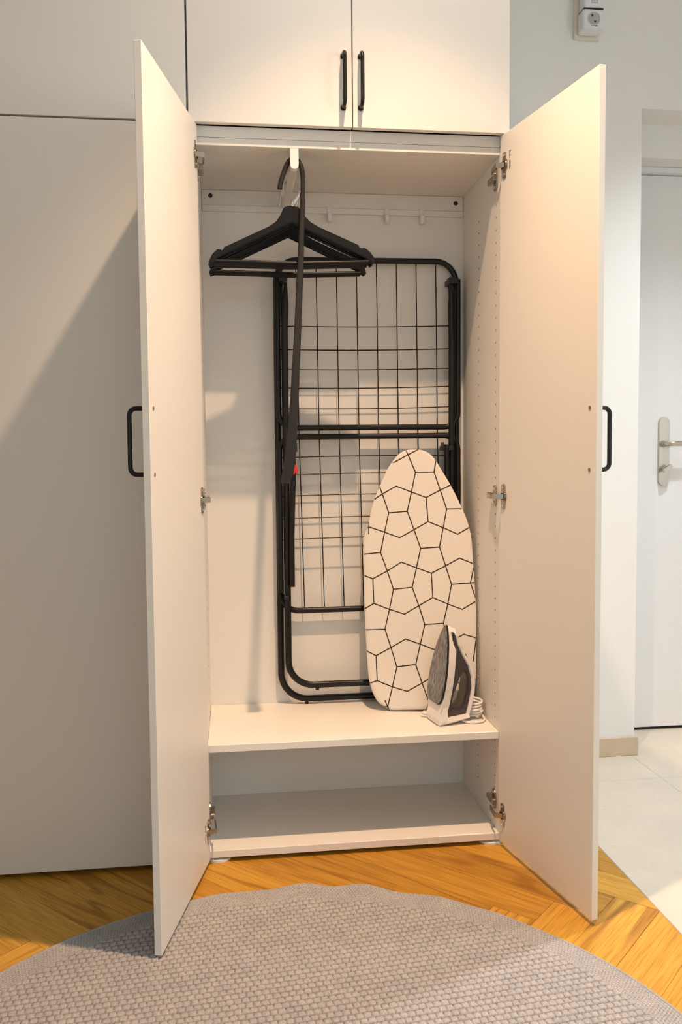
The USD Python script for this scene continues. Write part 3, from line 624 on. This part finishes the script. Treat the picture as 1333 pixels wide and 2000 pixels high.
for sgm in SEG:
    for qa, qb in zip(sgm[:-1], sgm[1:]):
        ln = sg.LineString([b2(*qa), b2(*qb)])
        d = np.array(ln.coords[1]) - np.array(ln.coords[0]); Ls = np.hypot(*d); d /= Ls
        ln = sg.LineString([np.array(ln.coords[0]) - d * .0008 - (d * .02 if qa == sgm[0] else 0), np.array(ln.coords[1]) + d * .0008 + (d * .02 if qb == sgm[-1] else 0)]) if bnd.distance(sg.Point(ln.coords[0 if qa == sgm[0] else -1])) < .016 else sg.LineString([np.array(ln.coords[0]) - d * .0008, np.array(ln.coords[1]) + d * .0008])
        ln = ln.intersection(bpoly.buffer(-.0006))
        if ln.is_empty or ln.geom_type != 'LineString' or ln.length < .003: continue
        n = max(2, int(ln.length / .003)); nn = np.array([-d[1], d[0]]) * .00155
        V, F = [], []
        for t in np.linspace(0, ln.length, n):
            c = np.array(ln.interpolate(t).coords[0])
            for sd in (-1, 1):
                p2 = c + nn * sd; h = rim(p2)
                V += [(*p2, h - .00022), (*p2, h + .0003)]
        for i in range(n - 1):
            o = 4 * i
            for a_, b_ in ((0, 2), (2, 3), (3, 1), (1, 0)): F += [(o + a_, o + b_, o + 4 + b_), (o + a_, o + 4 + b_, o + 4 + a_)]
        F += [(0, 1, 3), (0, 3, 2)]; o = 4 * (n - 1); F += [(o, o + 3, o + 1), (o, o + 2, o + 3)]
        m = trimesh.Trimesh(np.array(V), np.array(F), process=False)
        if m.volume < 0: m.invert()
        strips.append(mapped(m, OB, ex, ez, nU))
put(ib, 'line_pattern', cat(*strips), 'print_brown', label='dark brown printed line pattern')

# ------------------------------------------------------------------ steam iron
ir = thing('steam_iron', 'white and dark plum steam iron standing on its heel before the ironing board', 'iron', (0.655, 0.11, 0.3053))
aI = math.radians(11.0); lI = math.radians(10.0)
S0 = np.array([math.cos(aI), math.sin(aI), 0]); WI = np.array([-math.sin(aI), math.cos(aI), 0]); ZI = np.array([0, 0, 1.0])
TI = math.cos(lI) * ZI + math.sin(lI) * S0; SI = math.cos(lI) * S0 - math.sin(lI) * ZI
OI = np.array([0.6230, 0.1010, 0.3053 + .0285])
def iron(mesh): return mapped(mesh, OI, WI * .96, TI, SI * .97)      # mesh axes: w, t, s
def hwid(t):   # half width of the sole at t
    return float(np.interp(t, [.028, .034, .05, .08, .11, .15, .19, .215, .232, .240, .243], [.028, .040, .0500, .0540, .0530, .0460, .0340, .0230, .0120, .0050, .0008]))
ts = np.linspace(.028, .243, 44)
sole = sg.Polygon([(hwid(t), t) for t in ts] + [(-hwid(t), t) for t in ts[::-1]])
put(ir, 'soleplate', iron(slab(sole.buffer(-.002), -.0035, 0.0, .001)), 'sole_metal', smooth=30)
put(ir, 'heat_shield', iron(slab(sole.buffer(-.0005), 0.0003, 0.0045)), 'iron_black')
# skirt: rings of the sole outline, narrower further from the sole
ring = np.array([(hwid(t), t) for t in ts] + [(-hwid(t), t) for t in ts[::-1]])
def skirt_ring(s):
    k = s / .030
    P = ring.copy()
    P[:, 0] *= 1.03 - .24 * k
    P[:, 1] = .028 + (P[:, 1] - .028) * (1.006 - .045 * k)
    lowt = np.clip((.085 - P[:, 1]) / .06, 0, 1); P[:, 1] -= .040 * lowt ** 1.6 * (1.0)
    return np.c_[P, np.full(len(P), s)]
rings = [skirt_ring(s) for s in (.0046, .008, .014, .020, .026, .031)]
n = len(ring); V = np.vstack(rings + [rings[0].mean(0)[None], rings[-1].mean(0)[None]]); F = []
for i in range(len(rings) - 1):
    for k in range(n):
        l = (k + 1) % n; F += [(i * n + k, i * n + l, (i + 1) * n + l), (i * n + k, (i + 1) * n + l, (i + 1) * n + k)]
for k in range(n):
    l = (k + 1) % n; F += [(l, k, len(V) - 2), ((len(rings) - 1) * n + k, (len(rings) - 1) * n + l, len(V) - 1)]
skm = trimesh.Trimesh(V, np.array(F), process=False)
if skm.volume < 0: skm.invert()
put(ir, 'skirt', iron(skm), 'iron_white', smooth=45)
def side_shape(pts, hw, b): # (s,t) outline swept along w
    p = sg.Polygon(pts[0], [pts[1]]) if isinstance(pts[0][0], tuple) else sg.Polygon(pts)
    p = p.buffer(-.003).buffer(.003)
    m = slab(p, -hw, hw, b); v, f = arr(m); m = trimesh.Trimesh(v[:, [2, 1, 0]], f, process=False)   # -> w,t,s
    if m.volume < 0: m.invert()
    return m
dark_out = [(.020, -.004), (.024, .05), (.024, .10), (.022, .15), (.016, .205), (.012, .228), (.020, .226), (.034, .196), (.055, .166), (.076, .142), (.091, .112), (.098, .080), (.0975, .046), (.094, .009), (.060, -.002)]
dark_hole = [(.044, .022), (.047, .060), (.053, .085), (.058, .106), (.064, .124), (.074, .122), (.082, .100), (.083, .070), (.080, .040), (.072, .026)]
put(ir, 'tank_and_handle', iron(side_shape((dark_out, dark_hole), .0270, .007)), 'iron_plum', smooth=35, label='dark plum tank and looped handle')
spine_out = [(.014, .229), (.019, .233), (.030, .220), (.050, .186), (.075, .158), (.094, .130), (.107, .098), (.110, .070), (.108, .036), (.105, .008), (.097, -.002), (.060, -.012), (.030, -.0195), (.018, -.021), (.018, -.006),
             (.060, -.0015), (.0935, .0095), (.097, .046), (.0975, .080), (.0905, .112), (.0755, .142), (.0545, .166), (.0335, .196), (.0200, .2262)]
put(ir, 'handle_shell', iron(side_shape(spine_out, .0290, .006)), 'iron_white', smooth=35, label='white outer shell of the handle')
put(ir, 'heel', iron(cat(side_shape([(.004, .030), (.026, .028), (.034, -.004), (.068, .004), (.098, .012), (.101, .003), (.060, -.0115), (.030, -.021), (.008, -.0262), (.002, -.010)], .046, .010))), 'iron_white', smooth=35)
put(ir, 'trigger', iron(side_shape([(.043, .070), (.047, .068), (.0555, .092), (.0600, .110), (.056, .112), (.049, .094)], .011, .003)), 'iron_black', smooth=35)
put(ir, 'steam_button', iron(side_shape([(.066, .170), (.072, .172), (.0800, .160), (.0860, .149), (.080, .148), (.074, .158)], .010, .003)), 'iron_plum', smooth=35)
put(ir, 'water_inlet', iron(side_shape([(.044, .196), (.0500, .197), (.0640, .176), (.0600, .172), (.050, .184)], .012, .003)), 'iron_clear', smooth=35)
put(ir, 'swivel', iron(side_shape([(.1095, .108), (.116, .104), (.118, .086), (.1105, .084)], .008, .003)), 'device_grey', smooth=35)
# cord: wound loops beside the heel and a loop on the shelf
cz = .3053 + .0046
loops = []
for k in range(5):
    for a in np.linspace(0, 2 * math.pi, 17)[:-1]:
        loops.append((.748 + .0235 * math.cos(a + 2.2) + .002 * math.sin(k * 2.0), .136 + .027 * math.sin(a + 2.2) + .003 * math.cos(k * 1.7), cz + .004 + (k + a / (2 * math.pi)) * .0078))
cord = smoothpts([(.738, .118, .350)] + loops, 220)
pc = put(ir, 'power_cord', tube(cord, .0033, 8), 'white_plastic', smooth=60, label='white power cord wound beside the heel')
put(pc, 'cord_loop', tube(smoothpts([(.700, .100, cz + .006), (.712, .082, cz), (.735, .072, cz), (.757, .078, cz), (.769, .095, cz), (.770, .118, cz + .004), (.764, .135, cz + .012), (.752, .142, cz + .020)], 50), .0033, 8), 'white_plastic', smooth=60)
cs_ = [(.735, .122, cz + .026), (.768, .112, cz + .016)]
put(pc, 'strain_relief', cat(*[cyl(np.array(cs_[0]) + (np.array(cs_[1]) - np.array(cs_[0])) * q, np.array(cs_[0]) + (np.array(cs_[1]) - np.array(cs_[0])) * (q + .10), .0058, 12) for q in np.arange(0, .95, .16)], cyl(cs_[0], cs_[1], .0044, 10)), 'white_plastic', smooth=40)
put(pc, 'cord_bundle', cat(*[tube([(.624 + q * .0035, .148 - q * .004, cz + q * .007), (.607 + .002 * q, .158, cz + q * .007), (.613 + .002 * q, .168, cz + q * .007), (.632, .165, cz + q * .007)], .0034, 8) for q in (0, 1)]), 'white_plastic', smooth=60)

# ------------------------------------------------------------------ plug-in device on the hall wall
sk = thing('wall_socket', 'ivory wall socket plate high on the hall wall behind the plugged white unit', 'socket', (1.255, YS, 2.42))
put(sk, 'plate', mapped(slab(sg.box(1.2135, 2.3735, 1.3000, 2.5250).buffer(-.004).buffer(.004), .0003, .010, .002), (0, YS, 0), (1, 0, 0), (0, 0, 1), (0, -1, 0)), 'ivory_plastic', smooth=30)
DY0 = YS - .0104
dv = thing('plug_in_unit', 'white plug-in unit with round socket and speaker grille on the hall wall', 'plug adapter', (1.255, DY0, 2.42))
fx = lambda p, h0, h1, b=0: mapped(slab(p, h0, h1, b), (0, DY0, 0), (1, 0, 0), (0, 0, 1), (0, -1, 0))
put(dv, 'housing', fx(sg.box(1.2225, 2.3830, 1.2930, 2.4470).buffer(-.008).buffer(.008), .0, .046, .006), 'device_white', smooth=35)
put(dv, 'upper_housing', fx(sg.box(1.2265, 2.4500, 1.2930, 2.5300).buffer(-.008).buffer(.008), .0, .046, .006), 'device_white', smooth=35)
put(dv, 'seam', fx(sg.box(1.2275, 2.4462, 1.2915, 2.4508), .002, .0445), 'dark_slot')
so = put(dv, 'socket_face', fx(sg.Point(1.2590, 2.4170).buffer(.0205, quad_segs=12), .0455, .0464), 'device_grey', smooth=30)
put(so, 'socket_rim', fx(sg.Point(1.2590, 2.4170).buffer(.0220, quad_segs=12).difference(sg.Point(1.2590, 2.4170).buffer(.0200, quad_segs=12)), .0455, .0480, .0006), 'device_white', smooth=30)
for hx, hz in ((1.2535, 2.4270), (1.2630, 2.4085)):
    put(so, 'pin_hole', fx(sg.Point(hx, hz).buffer(.0032), .0464, .0468), 'dark_slot')
gr = [fx(sg.box(1.2500 + i * .0082, 2.4640 + j * .0075, 1.2560 + i * .0082, 2.4690 + j * .0075), .0456, .0463) for i in range(3) for j in range(4)]
put(dv, 'speaker_grille', cat(*gr), 'device_grey')
put(dv, 'logo_strip', cat(*[fx(sg.box(1.2490 + k * .0033, 2.3945 - .0002 * k, 1.2515 + k * .0033, 2.3975 - .0002 * k), .0457, .0463) for k in range(7)]), 'label_ink')
put(dv, 'indicator', cat(*[fx(sg.box(1.2420 + k * .0035, 2.4130, 1.2435 + k * .0035, 2.4190), .0457, .0463) for k in range(2)]), 'device_grey')

# ------------------------------------------------------------------ ceiling lamps (above the frame)
for lp, lab in ((LAMP, 'round recessed ceiling downlight in front of the wardrobe'), (LAMP2, 'round recessed ceiling downlight over the tiled hall, beside the wall stub'), (LAMP3, 'round recessed ceiling downlight over the tiled hall, farther from the hall door')):
    t = thing('ceiling_downlight', lab, 'downlight', (lp[0], lp[1], CEIL))
    put(t, 'trim_ring', mapped(slab(sg.Point(0, 0).buffer(.05).difference(sg.Point(0, 0).buffer(.036)), -.012, -.0005, .002), (lp[0], lp[1], CEIL), (1, 0, 0), (0, 1, 0), (0, 0, 1)), 'white_plastic', smooth=30)
    put(t, 'lens', cyl((lp[0], lp[1], CEIL - .003), (lp[0], lp[1], CEIL - .0006), .0355, 24), 'lamp_lens')

# ------------------------------------------------------------------ rug
RC, RR = np.array([0.177, -0.913]), 0.738
rot = math.radians(-6.0)
def rug_height(X, Y):
    dx, dy = X - RC[0], Y - RC[1]; R = np.hypot(dx, dy)
    a = np.cos(rot) * dx - np.sin(rot) * dy; b = np.sin(rot) * dx + np.cos(rot) * dy
    cw, ch = .0150, .0162
    row = np.floor(b / ch); v = b / ch - row
    aa = a / cw + row * .36 + .05 * np.sin(row * 1.7); u = aa - np.floor(aa); col = np.floor(aa)
    hsh = np.modf(np.abs(np.sin(row * 12.9898 + col * 78.233) * 43758.5453))[0]
    prof = np.clip(1 - np.abs(2 * u - 1) ** 5, 0, 1) * np.clip(1 - np.abs(2 * v - 1) ** 4, 0, 1)
    strand = .80 + .20 * np.abs(np.sin(v * np.pi * 3))
    body = np.sqrt(np.clip(prof, 0, 1)) * (0.66 + .22 * (1 - v) + .16 * u) * strand * (.88 + .2 * hsh)
    # border: a finer weave that follows the circle
    th = np.arctan2(dy, dx); s = th * RR
    p, q = s / .0074, R / .0064
    rw = np.floor(q); fu = p + .5 * rw; fu -= np.floor(fu); fv = q - rw
    bord = np.sqrt(np.clip((1 - np.abs(2 * fu - 1) ** 3) * (1 - np.abs(2 * fv - 1) ** 3), 0, 1))
    k = np.clip((R - (RR - .058)) / .006, 0, 1)
    h = body * (1 - k) + bord * k * .78 + .08 * k
    amp = .0054 * (1 - k) + .0038 * k
    return h, amp
def ripple(X, Y):
    dx, dy = X - RC[0], Y - RC[1]; R = np.hypot(dx, dy); th = np.degrees(np.arctan2(dy, dx))
    wv = sum(A * np.exp(-((th - c) / w) ** 2) for c, A, w in ((100.5, .004, 4.5), (84.7, .0115, 4.0), (73.6, .0135, 4.2), (59.5, .0075, 5.0), (49.0, .004, 4.0)))
    return wv * np.clip((R - (RR - .10)) / .10, 0, 1) ** 1.5
gx = np.arange(RC[0] - RR, RC[0] + RR + .0018, .0018)
gy = np.r_[np.arange(RC[1] - RR, -0.84, .005), np.arange(-0.84, RC[1] + RR + .0018, .0018)]
X, Y = np.meshgrid(gx, gy)
R = np.hypot(X - RC[0], Y - RC[1])
h, amp = rug_height(X, Y)
inside = R < RR
sc = np.where(R > RR - .002, (RR - .001) / np.maximum(R, 1e-6), 1.0)
Xc, Yc = RC[0] + (X - RC[0]) * np.minimum(sc, 1), RC[1] + (Y - RC[1]) * np.minimum(sc, 1)
Z = .0040 + h * amp + ripple(Xc, Yc)
idx = np.arange(X.size).reshape(X.shape)
cell = inside[:-1, :-1] | inside[1:, :-1] | inside[:-1, 1:] | inside[1:, 1:]
q = np.stack([idx[:-1, :-1][cell], idx[:-1, 1:][cell], idx[1:, 1:][cell], idx[1:, :-1][cell]], 1)
usedv = np.unique(q); remap = -np.ones(X.size, int); remap[usedv] = np.arange(len(usedv))
V = np.c_[Xc.ravel(), Yc.ravel(), Z.ravel()][usedv]; F = remap[q]; F = np.vstack([F[:, [0, 1, 2]], F[:, [0, 2, 3]]])
rg = thing('rug', 'round grey-beige woven rug with braided border before the wardrobe', 'rug', (RC[0], RC[1], 0))
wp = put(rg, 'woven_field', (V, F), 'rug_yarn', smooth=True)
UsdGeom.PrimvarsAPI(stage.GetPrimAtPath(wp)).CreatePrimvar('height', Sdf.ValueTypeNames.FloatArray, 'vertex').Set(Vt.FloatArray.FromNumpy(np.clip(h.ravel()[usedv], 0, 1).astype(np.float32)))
th = np.linspace(0, 2 * np.pi, 721)[:-1]
ex_, ey_ = RC[0] + RR * np.cos(th), RC[1] + RR * np.sin(th)
put(rg, 'bound_edge', tube(np.c_[ex_, ey_, .0044 + ripple(ex_, ey_)], .0040 + .0004 * np.sin(th * 300), 8, closed=True), 'rug_binding', smooth=60)
put(rg, 'backing', trimesh.creation.cylinder(radius=RR - .004, height=.003, sections=96, transform=trimesh.transformations.translation_matrix([RC[0], RC[1], .0018])), 'rug_binding')
